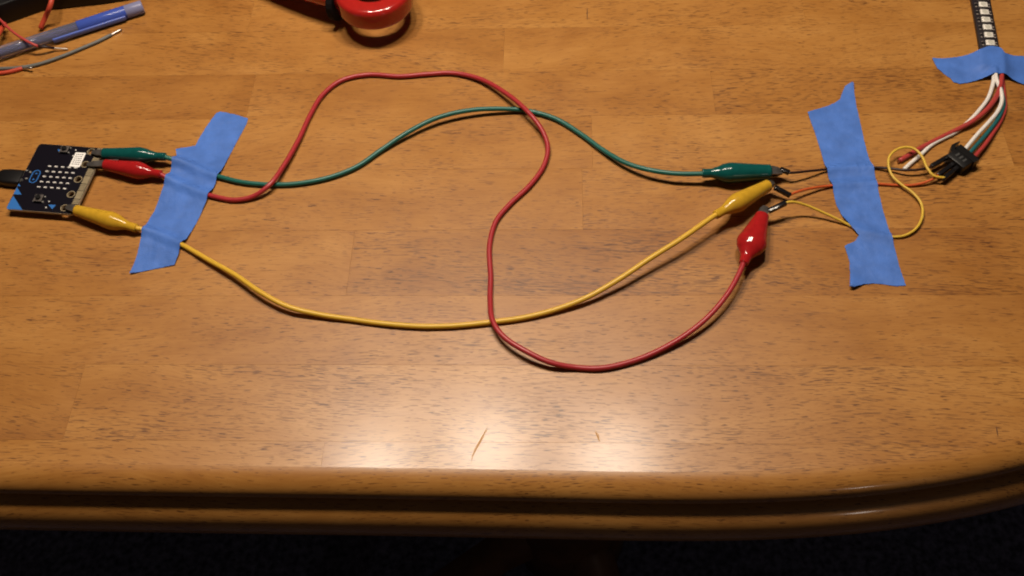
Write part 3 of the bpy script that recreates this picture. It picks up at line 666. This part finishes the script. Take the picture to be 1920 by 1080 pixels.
# ------------------------------------------------------------------ pen
pa, pb = G(-40, 112, .0045), G(268, 12, .0045)
pd = (pb - pa).normalized(); PL = (pb - pa).length
PEN = thing('pen', Vector(((pa.x + pb.x) / 2, (pa.y + pb.y) / 2, 0)), 'clear ballpoint pen with translucent blue cap lying beside the black case', 'pen')
M_BARREL = mat('clear_barrel', (0.55, 0.57, 0.80), 0.08, trans=0.85, ior=1.25); M_CAPM = mat('blue_cap', (0.06, 0.11, 0.50), 0.22, trans=0.25, ior=1.3); M_INKT = mat('ink_tube', (0.03, 0.025, 0.09), 0.4)
M_CAPEND = mat('cap_plug', (0.26, 0.27, 0.46), 0.3, trans=0.3, ior=1.3)
def along(t, z=0): return pa + pd * t + Z * z
cap_len = (G(268, 12, .0045) - G(146, 51, .0045)).length
obj('barrel', *sweep([along(-0.03), along(PL - cap_len + 0.002)], 0.0041, 20), M_BARREL, PEN, smooth=False).data.polygons.foreach_set('use_smooth', [True] * 20 + [False] * 2)
obj('ink_tube', *sweep([along(-0.03), along(PL - cap_len + 0.001)], 0.0022, 12), M_INKT, PEN)
capo = obj('cap', *sweep([along(PL - cap_len), along(PL - cap_len + .0004), along(PL - 0.012)], [.0042, .00445, .0045], 24), M_CAPM, PEN); bevel(capo, .0003)
bevel(obj('cap_end', *sweep([along(PL - 0.0121), along(PL - 0.001), along(PL)], [.00448, .0045, .0041], 24), M_CAPEND, capo), .0003)
sv = pd.cross(Z).normalized(); dn = sv if sv.y < 0 else -sv
cc = along(PL - cap_len * 0.85) + dn * 0.0046 - Z * 0.0008
bevel(obj('pocket_clip', *box(cc, pd, dn, Z, cap_len * 0.55, 0.0008, 0.0016), mat('clip_blue', (0.10, 0.15, 0.48), 0.25), capo), .0004)

# ------------------------------------------------------------------ black case
case_px = [(-90, 84), (18, 44), (82, 21), (112, 18), (200, 8), (262, -2)]
cp = [G(*q) for q in case_px]; cp = [(v.x, v.y) for v in cp] + [(cp[-1].x + 0.01, cp[-1].y + 0.09), (cp[0].x - 0.02, cp[0].y + 0.12)]
case = obj('equipment_case', *prism(cp, 0.0, 0.016), mat('case_black', (0.004, 0.0035, 0.004), 0.45, spec=0.3, bump=0.1), origin=(sum(p[0] for p in cp) / 8, sum(p[1] for p in cp) / 8, 0))
bevel(case, 0.0012, 2, 25); tag(case, 'low black plastic case behind the pen', 'case')

# ------------------------------------------------------------------ loose wire offcuts
OFF = 'loose wire offcuts round the pen'
def offcut(label, pts, r, m_, tip=None, collar=None):
    t = thing('wire_offcut', Vector((G(*pts[-1]).x, G(*pts[-1]).y, 0)), label, 'wire', OFF)
    wire('insulation', pts, r, m_, t, 10, drape=False)
    if collar: obj('dark_collar', *sweep([G(*collar[0]), G(*collar[1])], r * 1.05, 10), M_BROWNW, t, smooth=True)
    if tip: obj('bare_tip', *sweep(spline([G(*q) for q in tip], .001), [r * 0.62] * 200, 8), M_TIN, t, smooth=True)
M_GREYW = mat('grey_wire', (0.115, 0.12, 0.115), 0.5); M_REDT = mat('thin_red_wire', (0.42, 0.05, 0.045), 0.45); M_REDS = mat('red_soft_wire', (0.46, 0.055, 0.025), 0.5)
offcut('grey wire with a stripped silver tip curving alongside the pen', [(-40, 132, .0013), (0, 129, .0013), (35, 127, .0013), (70, 121, .0013), (110, 108, .0013), (150, 92, .0013), (185, 77, .0013), (209, 65, .0013)], .0012, M_GREYW, [(208, 65.5, .0013), (216, 61, .0013), (228, 55, .0010)])
offcut('thin red wire with stripped silver tip lying across the pen', [(-40, 4, .0125), (0, 37, .0120), (22, 58, .0112), (45, 74, .0102), (62, 83, .0088), (72, 87, .0072)], .0009, M_REDT, [(100, 90, .0028), (112, 91, .0020), (127, 92, .0010)], [(71, 86.5, .0074), (102, 90, .0026)])
offcut('thick red wire end hanging down from the black case', [(104, -60, .0185), (99, -25, .0185), (97, 0, .0178), (93, 14, .0150), (86, 30, .0085), (76, 53, .0022)], .0017, M_REDS)
offcut('short red wire end lying against the grey wire', [(-40, 136, .0014), (0, 137, .0014), (20, 134, .0014), (42, 128, .0014)], .0014, M_REDS, [(41, 128.2, .0014), (60, 127.5, .0032)])
offcut('thick red wire crossing under the thin red one behind the pen', [(-30, 108, .0120), (-12, 80, .0112), (0, 58, .0085), (9, 45, .0060)], .0017, M_REDS)

# ------------------------------------------------------------------ red ring handle
M_RED = mat('glossy_red_plastic', (0.35, 0.014, 0.011), 0.16, var=0.06, coat=0.4)
zt, zbm = 0.0290, 0.0135
fr = G(697, 24, zt)
RC = Vector((fr.x, fr.y + 0.0255, 0))
TOOL = thing('red_tool', RC, 'glossy red plastic tool handle ending in a thick ring with black collar', 'tool')
prof = []
Ro, Ri, rd = 0.0262, 0.0160, 0.0036
for cx, cz, a0 in ((Ro - rd, zt - rd, 0), (Ri + rd * .6, zt - rd * .6, 90), (Ri + rd * .6, zbm + rd * .6, 180), (Ro - rd, zbm + rd, 270)):
    r_ = rd if cx > 0.018 else rd * .6
    for k in range(6):
        a = math.radians(a0 + 90 * k / 5); prof.append((cx + r_ * math.cos(a), cz + r_ * math.sin(a)))
V, F = [], []; n = len(prof); S = 64
for i in range(S):
    a = 2 * math.pi * i / S
    for rr_, z_ in prof: V.append(RC + Vector((rr_ * math.cos(a) * 0.98, rr_ * math.sin(a) * (1.12 if math.sin(a) > 0 else 1.0), z_)))
for i in range(S):
    for k in range(n): F.append((i * n + k, i * n + (k + 1) % n, ((i + 1) % S) * n + (k + 1) % n, ((i + 1) % S) * n + k))
obj('ring', V, F, M_RED, TOOL, smooth=True)
armp = [RC + Vector((-0.018, 0.004, 0.019)), RC + Vector((-0.032, 0.010, 0.0185)), RC + Vector((-0.055, 0.024, 0.017)), RC + Vector((-0.09, 0.05, 0.012)), RC + Vector((-0.13, 0.085, 0.0085))]
arms = spline(armp, 0.004)
obj('arm', *sweep(arms, [(0.010, 0.0085)] * len(arms), 20), M_RED, TOOL, smooth=True)
k0 = armp[0].lerp(armp[1], 0.55) - Z * 0.003 - Vector((0, 0.003, 0)); ad = (armp[1] - armp[0]).normalized()
obj('collar', *sweep([k0 - ad * 0.0024, k0 - ad * 0.0018, k0 + ad * 0.0018, k0 + ad * 0.0024], [(.0125, .0125), (.0130, .0130), (.0130, .0130), (.0125, .0125)], 24), mat('matte_black_rubber', (0.006, 0.005, 0.006), 0.8, spec=0.15), TOOL)
